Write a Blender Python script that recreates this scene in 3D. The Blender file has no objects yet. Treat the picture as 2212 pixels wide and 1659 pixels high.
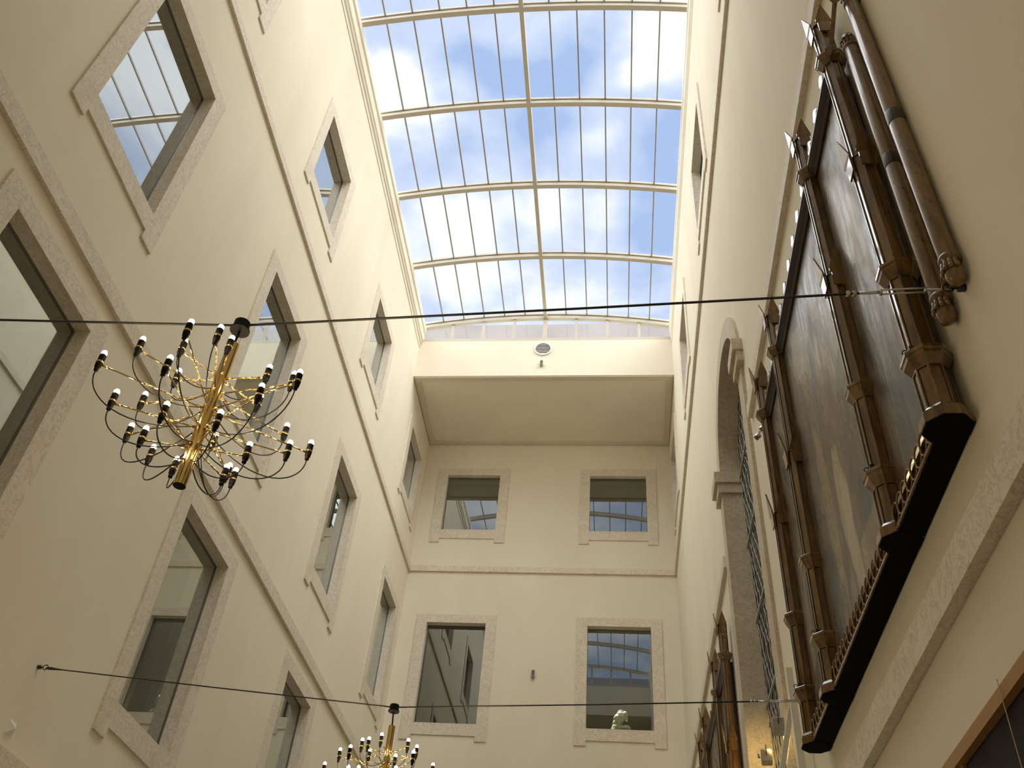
import bpy, bmesh, math, random
from mathutils import Vector, Matrix
random.seed(7)
PI = math.pi
SC = bpy.context.scene
COL = SC.collection

# ------------------------------------------------------------------ helpers
def link(name, me, mat=None, parent=None):
    o = bpy.data.objects.new(name, me)
    COL.objects.link(o)
    if mat is not None and me is not None:
        me.materials.append(mat)
    if parent is not None:
        o.parent = parent
    return o

def obj(name, bm, mat=None, parent=None, smooth=False, normals=True):
    if normals:
        bmesh.ops.recalc_face_normals(bm, faces=bm.faces)
    me = bpy.data.meshes.new(name)
    bm.to_mesh(me); bm.free()
    if smooth:
        for p in me.polygons: p.use_smooth = True
    return link(name, me, mat, parent)

def struct(name, bm, mat, parent=None, **k):
    o = obj(name, bm, mat, parent, **k)
    if parent is None: o['kind'] = 'structure'
    return o

def empty(name, loc=(0, 0, 0)):
    o = bpy.data.objects.new(name, None); COL.objects.link(o)
    o.location = loc; o.empty_display_size = 0.05
    return o

def tag(o, label, cat, group=None):
    o['label'] = label; o['category'] = cat
    if group: o['group'] = group
    return o

def box(bm, x0, x1, y0, y1, z0, z1):
    v = [bm.verts.new(p) for p in ((x0,y0,z0),(x1,y0,z0),(x1,y1,z0),(x0,y1,z0),(x0,y0,z1),(x1,y0,z1),(x1,y1,z1),(x0,y1,z1))]
    for f in ((0,3,2,1),(4,5,6,7),(0,1,5,4),(1,2,6,5),(2,3,7,6),(3,0,4,7)):
        bm.faces.new([v[i] for i in f])
    return v

def boxm(*a):
    bm = bmesh.new(); box(bm, *a); return bm

def bevel(bm, w, seg=1):
    bmesh.ops.bevel(bm, geom=list(bm.edges), offset=w, segments=seg, affect='EDGES')
    return bm

def prism(bm, pts, d):
    """closed polygon of 3-D points pushed along vector d"""
    d = Vector(d)
    a = [bm.verts.new(p) for p in pts]; b = [bm.verts.new(Vector(p) + d) for p in pts]
    n = len(pts)
    bm.faces.new(a); bm.faces.new(list(reversed(b)))
    for i in range(n):
        bm.faces.new((a[i], b[i], b[(i+1) % n], a[(i+1) % n]))

def tube(bm, pts, r, n=8, cap=True):
    pts = [Vector(p) for p in pts]
    rs = r if isinstance(r, (list, tuple)) else [r]*len(pts)
    rings = []; up = None
    for i, p in enumerate(pts):
        t = (pts[min(i+1, len(pts)-1)] - pts[max(i-1, 0)]).normalized()
        if up is None:
            up = Vector((0,0,1)) if abs(t.z) < .9 else Vector((1,0,0))
        up = (up - t*up.dot(t)).normalized(); s = t.cross(up)
        rings.append([bm.verts.new(p + (up*math.cos(2*PI*k/n) + s*math.sin(2*PI*k/n))*rs[i]) for k in range(n)])
    for a, b in zip(rings, rings[1:]):
        for k in range(n):
            bm.faces.new((a[k], a[(k+1) % n], b[(k+1) % n], b[k]))
    if cap:
        bm.faces.new(list(reversed(rings[0]))); bm.faces.new(rings[-1])

def lathe(bm, prof, c=(0,0), n=24, rot=0.0, cap=True):
    """prof: list of (radius, z)"""
    rings = []
    for r, z in prof:
        r = max(r, 1e-4)
        rings.append([bm.verts.new((c[0]+r*math.cos(rot+2*PI*k/n), c[1]+r*math.sin(rot+2*PI*k/n), z)) for k in range(n)])
    fs = []
    for a, b in zip(rings, rings[1:]):
        for k in range(n):
            fs.append(bm.faces.new((a[k], a[(k+1) % n], b[(k+1) % n], b[k])))
    if cap:
        bm.faces.new(list(reversed(rings[0]))); bm.faces.new(rings[-1])
    return fs

def bez(p0, p1, p2, p3, n=14):
    p0, p1, p2, p3 = map(Vector, (p0, p1, p2, p3)); out = []
    for i in range(n+1):
        t = i/n; s = 1-t
        out.append(p0*s**3 + p1*3*s*s*t + p2*3*s*t*t + p3*t**3)
    return out

# ------------------------------------------------------------------ materials
def mat(name):
    m = bpy.data.materials.new(name); m.use_nodes = True
    nt = m.node_tree; b = nt.nodes['Principled BSDF']
    return m, nt, b

def nd(nt, t, **k):
    n = nt.nodes.new(t)
    for a, v in k.items():
        if a in n.inputs: n.inputs[a].default_value = v
        else: setattr(n, a, v)
    return n

def ramp(nt, fac, stops):
    r = nt.nodes.new('ShaderNodeValToRGB')
    e = r.color_ramp.elements
    while len(e) > 1: e.remove(e[-1])
    e[0].position = stops[0][0]; e[0].color = (*stops[0][1], 1)
    for p, c in stops[1:]:
        x = e.new(p); x.color = (*c, 1)
    nt.links.new(fac, r.inputs[0])
    return r.outputs[0]

def coords(nt, scale=(1,1,1)):
    tc = nt.nodes.new('ShaderNodeTexCoord'); mp = nt.nodes.new('ShaderNodeMapping')
    mp.inputs['Scale'].default_value = scale
    nt.links.new(tc.outputs['Object'], mp.inputs[0])
    return mp.outputs[0]

def noise(nt, vec, scale, detail=4, rough=.55, dist=0):
    n = nd(nt, 'ShaderNodeTexNoise', Scale=scale, Detail=detail, Roughness=rough, Distortion=dist)
    nt.links.new(vec, n.inputs['Vector'])
    return n.outputs['Fac']

def bump(nt, b, fac, strength=.2, dist=.01):
    n = nd(nt, 'ShaderNodeBump', Strength=strength, Distance=dist)
    nt.links.new(fac, n.inputs['Height']); nt.links.new(n.outputs[0], b.inputs['Normal'])

def mix(nt, fac, a, c, mode='MIX'):
    n = nt.nodes.new('ShaderNodeMix'); n.data_type = 'RGBA'; n.blend_type = mode
    for s, v in ((0, fac), (6, a), (7, c)):
        if isinstance(v, (int, float)): n.inputs[s].default_value = v
        elif isinstance(v, tuple): n.inputs[s].default_value = (*v, 1)
        else: nt.links.new(v, n.inputs[s])
    return n.outputs[2]

def simple(name, col, rough=.5, metal=0, spec=.5):
    m, nt, b = mat(name)
    b.inputs['Base Color'].default_value = (*col, 1); b.inputs['Roughness'].default_value = rough
    b.inputs['Metallic'].default_value = metal; b.inputs['Specular IOR Level'].default_value = spec
    return m

def plaster(name, c1, c2):
    m, nt, b = mat(name)
    v = coords(nt, (1, 1, .35))
    f = noise(nt, v, 1.1, 5, .6, .4)
    nt.links.new(ramp(nt, f, [(.3, c1), (.7, c2)]), b.inputs['Base Color'])
    b.inputs['Roughness'].default_value = .85; b.inputs['Specular IOR Level'].default_value = .2
    bump(nt, b, noise(nt, coords(nt), 55, 3), .12, .004)
    return m

M = {}
M['plaster'] = plaster('plaster_cream', (.775, .708, .565), (.825, .765, .625))
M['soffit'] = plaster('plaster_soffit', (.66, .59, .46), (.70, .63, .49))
def limestone(name, c1, c2, vein):
    m, nt, b = mat(name)
    v = coords(nt)
    base = ramp(nt, noise(nt, v, 2.2, 5, .6, .6), [(.3, c1), (.7, c2)])
    vn = noise(nt, v, 6, 8, .68, 2.0)
    vm = ramp(nt, vn, [(.0, (0,0,0)), (.47, (0,0,0)), (.5, (1,1,1)), (.535, (0,0,0))])
    blot = ramp(nt, noise(nt, v, 26, 4, .6), [(.55, (0,0,0)), (.75, (1,1,1))])
    k = nd(nt, 'ShaderNodeMath', operation='MULTIPLY'); nt.links.new(vm, k.inputs[0]); k.inputs[1].default_value = .55
    k2 = nd(nt, 'ShaderNodeMath', operation='MULTIPLY'); nt.links.new(blot, k2.inputs[0]); k2.inputs[1].default_value = .22
    c = mix(nt, k.outputs[0], base, vein); c = mix(nt, k2.outputs[0], c, vein)
    nt.links.new(c, b.inputs['Base Color'])
    b.inputs['Roughness'].default_value = .62; b.inputs['Specular IOR Level'].default_value = .3
    bump(nt, b, vn, .15, .004)
    return m
M['stone'] = limestone('limestone', (.72, .645, .53), (.79, .72, .605), (.40, .32, .225))
M['oldstone'] = limestone('arch_stone', (.56, .485, .365), (.66, .58, .44), (.26, .20, .13))
M['floor'] = limestone('floor_stone', (.46, .42, .35), (.54, .50, .42), (.3, .26, .2))
M['frame'] = simple('bronze_frame', (.045, .032, .024), .35, .3)
M['gasket'] = simple('window_edge_metal', (.20, .185, .16), .4, .5)
M['steel'] = simple('brushed_steel', (.55, .54, .5), .3, 1)
M['white'] = simple('white_paint', (.78, .75, .68), .5)
M['grey'] = simple('grey_plastic', (.34, .32, .28), .45)
M['darkplastic'] = simple('dark_plastic', (.03, .027, .025), .35)
M['black'] = simple('black_bakelite', (.006, .005, .005), .5, 0, .15)
M['cable'] = simple('black_cord', (.012, .011, .010), .45)
M['wire'] = simple('steel_wire', (.05, .045, .04), .4, .6)
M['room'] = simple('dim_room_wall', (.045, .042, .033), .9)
M['rib'] = simple('cream_aluminium', (.54, .49, .40), .4)
M['ribdark'] = simple('seal_dark', (.16, .14, .11), .5)
M['bar'] = simple('glazing_bar_grey', (.30, .28, .25), .45)
M['marble'] = simple('white_marble', (.86, .85, .74), .5)
M['orange'] = simple('orange_wood', (.38, .19, .05), .45)
M['twine'] = simple('pale_twine', (.6, .5, .36), .6)
def outside():
    m, nt, b = mat('outside_render')
    v = coords(nt)
    br = nd(nt, 'ShaderNodeTexBrick', Scale=.5)
    nt.links.new(v, br.inputs['Vector'])
    c = ramp(nt, noise(nt, v, .7, 4), [(.3, (.36, .30, .27)), (.7, (.44, .38, .34))])
    nt.links.new(c, b.inputs['Base Color']); b.inputs['Roughness'].default_value = .9
    return m
M['outside'] = outside()
def brass():
    m, nt, b = mat('polished_brass')
    b.inputs['Base Color'].default_value = (.78, .56, .22, 1); b.inputs['Metallic'].default_value = 1; b.inputs['Roughness'].default_value = .14
    return m
M['brass'] = brass()
def bulb():
    m, nt, b = mat('lit_bulb')
    b.inputs['Base Color'].default_value = (1, .9, .7, 1)
    b.inputs['Emission Color'].default_value = (1, .80, .48, 1); b.inputs['Emission Strength'].default_value = 120
    return m
M['bulb'] = bulb()
def spotface():
    m, nt, b = mat('spot_lens')
    b.inputs['Emission Color'].default_value = (1, .72, .28, 1); b.inputs['Emission Strength'].default_value = 12
    return m
M['spotlens'] = spotface()
def wood():
    m, nt, b = mat('gilded_walnut')
    v = coords(nt, (6, 6, .7))
    g = noise(nt, v, 3.2, 6, .6, 1.0)
    c = ramp(nt, g, [(.28, (.045, .020, .004)), (.5, (.14, .070, .014)), (.72, (.26, .145, .034))])
    v2 = coords(nt)
    s = ramp(nt, noise(nt, v2, 30, 3, .7), [(.0, (.25, .25, .25)), (.36, (1, 1, 1))])
    c = mix(nt, 1.0, c, s, 'MULTIPLY')
    nt.links.new(c, b.inputs['Base Color'])
    rr = ramp(nt, noise(nt, v2, 12, 4), [(.3, (.24, .24, .24)), (.7, (.42, .42, .42))])
    nt.links.new(rr, b.inputs['Roughness'])
    b.inputs['Specular IOR Level'].default_value = .2; b.inputs['Coat Weight'].default_value = 1.0; b.inputs['Coat IOR'].default_value = 1.6; b.inputs['Coat Roughness'].default_value = .07
    bump(nt, b, g, .10, .003)
    return m
M['wood'] = wood()
M['undershade'] = simple('underside_shade', (.006, .004, .003), .85, 0, .08)  # near-black colour paints in the shade under the altarpieces
M['gilt'] = simple('worn_gilt', (.27, .19, .09), .6, 0, .25)
def wooddark():
    m, nt, b = mat('dark_walnut')
    v = coords(nt, (5, 1, 5))
    c = ramp(nt, noise(nt, v, 3, 5, .6), [(.3, (.012, .006, .003)), (.7, (.040, .018, .008))])
    nt.links.new(c, b.inputs['Base Color']); b.inputs['Roughness'].default_value = .38
    return m
M['wooddark'] = wooddark()
def poleswood():
    m, nt, b = mat('worn_column_wood')
    v = coords(nt, (5, 5, .8))
    g = noise(nt, v, 4, 6, .65, .8)
    c = ramp(nt, g, [(.28, (.055, .028, .009)), (.5, (.17, .092, .028)), (.75, (.30, .185, .066))])
    v2 = coords(nt, (1, 1, .6))
    hole = ramp(nt, noise(nt, v2, 38, 2, .5), [(.26, (.06, .05, .045)), (.33, (1, 1, 1))])
    c = mix(nt, 1.0, c, hole, 'MULTIPLY')
    nt.links.new(c, b.inputs['Base Color'])
    rr = ramp(nt, noise(nt, v2, 9, 4), [(.3, (.28, .28, .28)), (.7, (.5, .5, .5))])
    nt.links.new(rr, b.inputs['Roughness']); bump(nt, b, g, .25, .004); b.inputs['Coat Weight'].default_value = .6; b.inputs['Coat Roughness'].default_value = .13
    return m
M['polewood'] = poleswood()
def painting(name, figs, seed):
    m, nt, b = mat(name)
    tc = nt.nodes.new('ShaderNodeTexCoord')
    mp = nt.nodes.new('ShaderNodeMapping'); mp.inputs['Location'].default_value = (seed, seed*.7, seed*.3); mp.inputs['Scale'].default_value = (1, 1, .42)
    nt.links.new(tc.outputs['Object'], mp.inputs[0]); v = mp.outputs[0]
    base = ramp(nt, noise(nt, v, 2.6, 6, .6, 1.2), [(.28, (.036, .031, .026)), (.45, (.085, .068, .050)), (.58, (.15, .098, .062)), (.70, (.075, .080, .080)), (.8, (.20, .15, .095))])
    mp2 = nt.nodes.new('ShaderNodeMapping'); mp2.inputs['Scale'].default_value = (1, 1, .16); mp2.inputs['Location'].default_value = (seed, 0, 0)
    nt.links.new(tc.outputs['Object'], mp2.inputs[0])
    st = noise(nt, mp2.outputs[0], 15, 6, .65, .9)
    streak = ramp(nt, st, [(.50, (0,0,0)), (.66, (1,1,1))])
    k = nd(nt, 'ShaderNodeMath', operation='MULTIPLY'); nt.links.new(streak, k.inputs[0]); k.inputs[1].default_value = .35
    c = mix(nt, k.outputs[0], base, (.30, .25, .18))
    sep = nt.nodes.new('ShaderNodeSeparateXYZ'); nt.links.new(tc.outputs['Object'], sep.inputs[0])
    wob = noise(nt, v, 8, 5, .6)
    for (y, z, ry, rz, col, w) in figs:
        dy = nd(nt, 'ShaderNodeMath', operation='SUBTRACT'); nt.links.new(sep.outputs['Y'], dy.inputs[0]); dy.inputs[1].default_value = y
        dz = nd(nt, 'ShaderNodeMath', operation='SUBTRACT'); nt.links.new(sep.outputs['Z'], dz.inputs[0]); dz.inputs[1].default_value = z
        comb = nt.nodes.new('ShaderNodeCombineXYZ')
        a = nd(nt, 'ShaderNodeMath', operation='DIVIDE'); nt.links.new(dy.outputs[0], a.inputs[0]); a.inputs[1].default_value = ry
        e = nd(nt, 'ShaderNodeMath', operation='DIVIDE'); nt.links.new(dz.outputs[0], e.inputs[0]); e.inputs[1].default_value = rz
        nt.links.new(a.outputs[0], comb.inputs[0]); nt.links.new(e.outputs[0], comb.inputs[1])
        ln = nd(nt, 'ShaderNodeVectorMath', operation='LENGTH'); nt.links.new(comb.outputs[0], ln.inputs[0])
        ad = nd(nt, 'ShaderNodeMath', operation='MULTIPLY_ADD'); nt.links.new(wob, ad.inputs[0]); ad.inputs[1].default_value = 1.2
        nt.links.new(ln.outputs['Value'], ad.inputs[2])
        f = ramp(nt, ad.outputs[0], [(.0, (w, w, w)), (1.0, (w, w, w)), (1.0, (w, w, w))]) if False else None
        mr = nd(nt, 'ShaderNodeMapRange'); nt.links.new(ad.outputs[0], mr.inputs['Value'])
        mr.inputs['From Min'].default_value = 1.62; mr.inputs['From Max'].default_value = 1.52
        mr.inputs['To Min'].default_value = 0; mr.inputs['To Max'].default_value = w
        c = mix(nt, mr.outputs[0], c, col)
    nt.links.new(c, b.inputs['Base Color'])
    rr = ramp(nt, noise(nt, v, 5, 5), [(.35, (.20, .20, .20)), (.65, (.46, .46, .46))])
    nt.links.new(rr, b.inputs['Roughness'])
    b.inputs['Specular IOR Level'].default_value = .5
    bump(nt, b, st, .45, .010)
    return m
def darkpaint():
    m, nt, b = mat('dark_canvas')
    c = ramp(nt, noise(nt, coords(nt), 3, 5), [(.3, (.010, .009, .011)), (.7, (.035, .032, .036))])
    nt.links.new(c, b.inputs['Base Color']); b.inputs['Roughness'].default_value = .7; b.inputs['Specular IOR Level'].default_value = .2
    return m
M['canvas'] = darkpaint()
def pane(name, tint, base, gain):
    """thin sheet: tinted see-through mixed with a mirror that strengthens at grazing angles"""
    m = bpy.data.materials.new(name); m.use_nodes = True; nt = m.node_tree
    nt.nodes.remove(nt.nodes['Principled BSDF'])
    out = nt.nodes['Material Output']
    t = nt.nodes.new('ShaderNodeBsdfTransparent'); t.inputs[0].default_value = (*tint, 1)
    g = nt.nodes.new('ShaderNodeBsdfGlossy'); g.inputs['Roughness'].default_value = 0.0; g.inputs[0].default_value = (.97, 1, .99, 1)
    lw = nt.nodes.new('ShaderNodeLayerWeight'); lw.inputs[0].default_value = .5
    ma = nd(nt, 'ShaderNodeMath', operation='MULTIPLY_ADD'); nt.links.new(lw.outputs['Facing'], ma.inputs[0]); ma.inputs[1].default_value = gain; ma.inputs[2].default_value = base
    mx = nt.nodes.new('ShaderNodeMixShader')
    nt.links.new(ma.outputs[0], mx.inputs[0]); nt.links.new(t.outputs[0], mx.inputs[1]); nt.links.new(g.outputs[0], mx.inputs[2])
    nt.links.new(mx.outputs[0], out.inputs[0])
    return m
M['pane'] = pane('window_glass', (.48, .50, .46), .07, .76)
M['roofglass'] = pane('roof_glass', (.95, .97, .98), .02, .06)
M['leadglass'] = pane('leaded_glass', (.20, .21, .21), .12, .22)
M['lead'] = simple('lead_came', (.36, .35, .32), .55, .1)

# ------------------------------------------------------------------ dimensions (metres)
XL, XR = -5.0, 1.459
D, D1 = 19.376, 16.65            # far wall, face of the bulkhead above it
YB = -.6                         # back wall behind the viewer
DB = 2.06                        # face of the matching bulkhead over the viewer
ZK, ZS = 18.33, 17.106           # top and underside of the bulkhead
ROWS = {'top': (14.349, 16.046), 'mid': (9.414, 11.784), 'low': (5.18, 7.60)}
COLS = [(4.343, 5.789), (8.628, 10.058), (13.03, 14.41), (17.34, 18.69)]
FARX = [(-4.355, -2.968), (-.62, .817)]
FR, SILL, FOOT = .25, .257, .37
TH = .5
HOLE = .08

# ------------------------------------------------------------------ walls with openings
def wall_with_holes(to3, u0, u1, w0, w1, holes, arch=None):
    """to3(u, w, depth) -> point; depth 0 is the room face, TH the outer face"""
    bm = bmesh.new()
    rects = list(holes)
    if arch: rects.append((arch['u']-arch['r'], arch['u']+arch['r'], arch['z0'], arch['z']+arch['r']))
    us = sorted({u0, u1} | {r[0] for r in rects} | {r[1] for r in rects})
    ws = sorted({w0, w1} | {r[2] for r in rects} | {r[3] for r in rects})
    cache = {}
    def V(u, w, d):
        k = (round(u, 5), round(w, 5), d)
        if k not in cache: cache[k] = bm.verts.new(to3(u, w, d))
        return cache[k]
    def inhole(u, w): return any(r[0] < u < r[1] and r[2] < w < r[3] for r in rects)
    for d in (0, TH):
        for a, b in zip(us, us[1:]):
            for c, e in zip(ws, ws[1:]):
                if not inhole((a+b)/2, (c+e)/2):
                    bm.faces.new((V(a,c,d), V(b,c,d), V(b,e,d), V(a,e,d)))
    def side(p, q): bm.faces.new((V(*p,0), V(*q,0), V(*q,TH), V(*p,TH)))
    for r in holes:
        for a, b in zip(us, us[1:]):
            if r[0] <= a and b <= r[1]: side((a,r[2]),(b,r[2])); side((a,r[3]),(b,r[3]))
        for a, b in zip(ws, ws[1:]):
            if r[2] <= a and b <= r[3]: side((r[0],a),(r[0],b)); side((r[1],a),(r[1],b))
    for a, b in zip(us, us[1:]): side((a,w0),(b,w0)); side((a,w1),(b,w1))
    for a, b in zip(ws, ws[1:]): side((u0,a),(u0,b)); side((u1,a),(u1,b))
    if arch:
        n = 32; pts = [(arch['u'] - arch['r']*math.cos(PI*i/n), arch['z'] + arch['r']*math.sin(PI*i/n)) for i in range(n+1)]
        top = arch['z'] + arch['r']
        for p, q in zip(pts, pts[1:]):
            for d in (0, TH):
                vs = [V(*p,d), V(*q,d)]
                if q[1] < top-1e-6: vs.append(V(q[0], top, d))
                if p[1] < top-1e-6: vs.append(V(p[0], top, d))
                if len(vs) > 2: bm.faces.new(vs)
            side(p, q)
        zz = [w for w in ws if arch['z0'] <= w <= arch['z']] 
        if arch['z'] not in zz: zz.append(arch['z'])
        for s in (-1, 1):
            for a, b in zip(zz, zz[1:]): side((arch['u']+s*arch['r'], a), (arch['u']+s*arch['r'], b))
    return bm

def grow(c, r): return (c[0]-HOLE, c[1]+HOLE, r[0]-HOLE, r[1]+HOLE)
leftT = lambda u, w, d: (XL - d, u, w)
rightT = lambda u, w, d: (XR + d, u, w)
farT = lambda u, w, d: (u, D + d, w)
LEFT = [(COLS[i], r) for r in ('top', 'mid', 'low') for i in range(4)]
RIGHT = [(COLS[i], 'top') for i in range(4)]
FAR = [(c, r) for r in ('top', 'mid') for c in FARX]
ARCH = dict(u=9.1, z=9.2, r=1.18, z0=3.9)
TOPW = 18.80
struct('wall_left', wall_with_holes(leftT, YB, D+TH, 0, TOPW, [grow(c, ROWS[r]) for c, r in LEFT]), M['plaster'])
struct('wall_right', wall_with_holes(rightT, YB, D+TH, 0, TOPW, [grow(c, ROWS[r]) for c, r in RIGHT], ARCH), M['plaster'])
struct('wall_far', wall_with_holes(farT, XL, XR, 0, ZS, [grow(c, ROWS[r]) for c, r in FAR]), M['plaster'])
struct('wall_far_upper', boxm(XL, XR, D1, D+TH, ZS, ZK), M['plaster'])
struct('wall_back', boxm(XL, XR, YB-.3, YB, 0, ZS), M['plaster'])
struct('wall_back_upper', boxm(XL, XR, YB-.3, DB, ZS, ZK), M['plaster'])
struct('floor', boxm(XL-.5, XR+.5, YB-.3, D+.5, -.2, 0), M['floor'])
struct('wall_outside', boxm(-9, 6, 21.0, 21.4, 14, 23.45), M['outside'])
struct('wall_outside_back', boxm(-9, 6, -4.4, -4.0, 14, 21.5), M['outside'])

# soffit border: a thin raised strip round the underside
TRIM = [0]
def trim(bm, m):
    TRIM[0] += 1
    return struct('trim_%d' % TRIM[0], bm, m)
def ring_xy(x0, x1, y0, y1, w, z0, z1):
    bm = bmesh.new()
    o = [(x0,y0),(x1,y0),(x1,y1),(x0,y1)]; i = [(x0+w,y0+w),(x1-w,y0+w),(x1-w,y1-w),(x0+w,y1-w)]
    vs = [[bm.verts.new((*p, z)) for p in q] for q in (o, i) for z in (z0, z1)]
    for k in range(4):
        j = (k+1) % 4
        bm.faces.new((vs[0][k], vs[0][j], vs[2][j], vs[2][k])); bm.faces.new((vs[1][k], vs[1][j], vs[3][j], vs[3][k]))
        bm.faces.new((vs[0][k], vs[0][j], vs[1][j], vs[1][k])); bm.faces.new((vs[2][k], vs[2][j], vs[3][j], vs[3][k]))
    return bm
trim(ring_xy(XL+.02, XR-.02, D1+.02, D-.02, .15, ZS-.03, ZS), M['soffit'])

# string courses (a sloped top, a sharp shadowing underside)
def course_y(x, s, y0, y1, z0, z1, p=.05):
    bm = bmesh.new()
    prism(bm, [(x, y0, z0), (x+s*p, y0, z0), (x+s*p, y0, z1-.02), (x, y0, z1)], (0, y1-y0, 0)); return bm
def course_x(y, x0, x1, z0, z1, p=.05):
    bm = bmesh.new()
    prism(bm, [(x0, y, z0), (x0, y-p, z0), (x0, y-p, z1-.02), (x0, y, z1)], (x1-x0, 0, 0)); return bm
trim(course_y(XL, 1, YB, D, 13.135, 13.305), M['stone'])
trim(course_y(XL, 1, YB, D, 8.04, 8.25), M['stone'])
trim(course_y(XR, -1, YB, D, 13.12, 13.29), M['stone'])
trim(course_y(XR, -1, YB, 7.62, 8.06, 8.24), M['stone'])
trim(course_y(XR, -1, 10.6, D, 8.06, 8.24), M['stone'])
trim(course_x(D, XL+.05, XR-.05, 13.135, 13.305), M['stone'])
trim(course_y(XL, 1, YB, 13.0, 3.75, 4.17, .07), M['stone'])
trim(course_y(XR, -1, YB, 7.7, 3.65, 3.85, .06), M['stone'])
# gutter cornices under the glass roof
def cornice(x, s, prof):
    bm = bmesh.new()
    prism(bm, [(x + s*a, DB, z) for a, z in prof], (0, D1-.02-DB, 0)); return bm
PROF = [(0, 18.12), (.015, 18.12), (.02, 18.22), (.05, 18.25), (.05, 18.30), (.08, 18.34), (.08, 18.58), (.11, 18.62), (.11, 18.78), (0, 18.78)]
trim(cornice(XL, 1, PROF), M['plaster'])
trim(cornice(XR, -1, [(a*.45, z) for a, z in PROF]), M['plaster'])

# ------------------------------------------------------------------ windows
WN = [0]
def window(to3, c, rowname, room=1.5, lean=0):
    """to3(u, w, n): n is distance out into the hall"""
    WN[0] += 1
    u0, u1 = c; w0, w1 = ROWS[rowname]
    root = empty('window_%d' % WN[0], to3((u0+u1)/2, w0, 0)); root['kind'] = 'structure'
    org = Vector(root.location)
    def b(name, m, *bs, bev=0):
        bm = bmesh.new()
        for (a0, a1, z0, z1, n0, n1) in bs:
            P = [to3(u, w, n) for u in (a0, a1) for w in (z0, z1) for n in (n0, n1)]
            lo = [min(p[i] for p in P) - org[i] for i in range(3)]; hi = [max(p[i] for p in P) - org[i] for i in range(3)]
            box(bm, lo[0], hi[0], lo[1], hi[1], lo[2], hi[2])
        if bev: bevel(bm, bev)
        return obj(name, bm, m, root)
    L = .132
    for s in (0, 1):
        uu = (u0-FR, u0) if s == 0 else (u1, u1+FR)
        ul = (u0-HOLE, u0) if s == 0 else (u1, u1+HOLE)
        j = b('jamb', M['stone'], (*uu, w0-FOOT, w1+.21, -.002, .028), (*ul, w0, w1, -L, 0))
    b('lintel', M['stone'], (u0, u1, w1, w1+.21, -.002, .028), (u0, u1, w1, w1+HOLE, -L, 0))
    b('sill', M['stone'], (u0, u1, w0-SILL, w0, -.002, .028), (u0, u1, w0-HOLE, w0, -L, 0))
    bm = bmesh.new()
    A = [(u0-.06, w0-.06), (u1+.06, w0-.06), (u1+.06, w1+.06), (u0-.06, w1+.06)]
    I = [(u0+.009, w0+.009), (u1-.009, w0+.009), (u1-.009, w1-.009), (u0+.009, w1-.009)]
    vs = [[bm.verts.new(Vector(to3(*p, n)) - org) for p in q] for q in (A, I) for n in (-.165, -L+.004)]
    for k in range(4):
        j = (k+1) % 4
        for a, c_ in ((0, 2), (1, 3), (0, 1), (2, 3)):
            bm.faces.new((vs[a][k], vs[a][j], vs[c_][j], vs[c_][k]))
    obj('window_frame', bm, M['gasket'], root)
    pn = b('window_pane', M['pane'], (u0, u1, w0, w1, -.150, -.142))
    if lean:      # the panes hang a little out of plumb
        for v in pn.data.vertices: v.co.y -= lean*v.co.z
    # the room behind: five sides
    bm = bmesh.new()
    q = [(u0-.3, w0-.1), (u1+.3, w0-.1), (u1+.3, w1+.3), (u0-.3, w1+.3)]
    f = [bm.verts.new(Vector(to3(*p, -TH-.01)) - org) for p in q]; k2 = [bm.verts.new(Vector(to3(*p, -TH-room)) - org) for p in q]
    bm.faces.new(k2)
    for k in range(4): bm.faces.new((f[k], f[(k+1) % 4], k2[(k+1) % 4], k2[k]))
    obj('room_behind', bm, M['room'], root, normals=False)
    return root
for c, r in LEFT: window(lambda u, w, n: (XL + n, u, w), c, r)
for c, r in RIGHT: window(lambda u, w, n: (XR - n, u, w), c, r)
for c, r in FAR: window(lambda u, w, n: (u, D - n, w), c, r, lean=.030 if r == 'top' else 0)

# arched window on the right wall
WN[0] += 1
aw = empty('window_%d' % WN[0], (XR, ARCH['u'], ARCH['z0'])); aw['kind'] = 'structure'
RI, RO = 1.1, 1.36
def arch_ring(ri, ro, x0, x1, zb, n=40):
    bm = bmesh.new()
    def pth(r):
        return [(ARCH['u']-r, zb)] + [(ARCH['u'] - r*math.cos(PI*i/n), ARCH['z'] + r*math.sin(PI*i/n)) for i in range(n+1)] + [(ARCH['u']+r, zb)]
    a, b = pth(ri), pth(ro)
    R = [[bm.verts.new((x, *p)) for p in q] for q in (a, b) for x in (x0, x1)]
    m = len(a)
    for i in range(m-1):
        for p, q in ((0, 1), (2, 3), (0, 2), (1, 3)):
            bm.faces.new((R[p][i], R[p][i+1], R[q][i+1], R[q][i]))
    for i in (0, m-1): bm.faces.new((R[0][i], R[1][i], R[3][i], R[2][i]))
    return bm
def loc(o, root):
    o.matrix_parent_inverse = root.matrix_world.inverted() if False else Matrix.Translation(-Vector(root.location))
    return o
loc(obj('arch_surround', arch_ring(RI, RO, XR-.035, XR, ARCH['z0']), M['oldstone'], aw), aw)
loc(obj('arch_reveal', arch_ring(RI, ARCH['r'], XR, XR+.46, ARCH['z0']), M['oldstone'], aw), aw)
for s in (-1, 1):
    bm = bmesh.new()
    e = ARCH['u'] + s*RI
    for z0, z1, p in ((8.94, 9.09, .05), (9.09, 9.26, .09)):
        ya, yb = sorted((e - s*p*.6, e + s*(.34 + p*.5)))
        box(bm, XR-p-.03, XR+.30, ya, yb, z0, z1)
    loc(obj('impost', bm, M['oldstone'], aw), aw)
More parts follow.
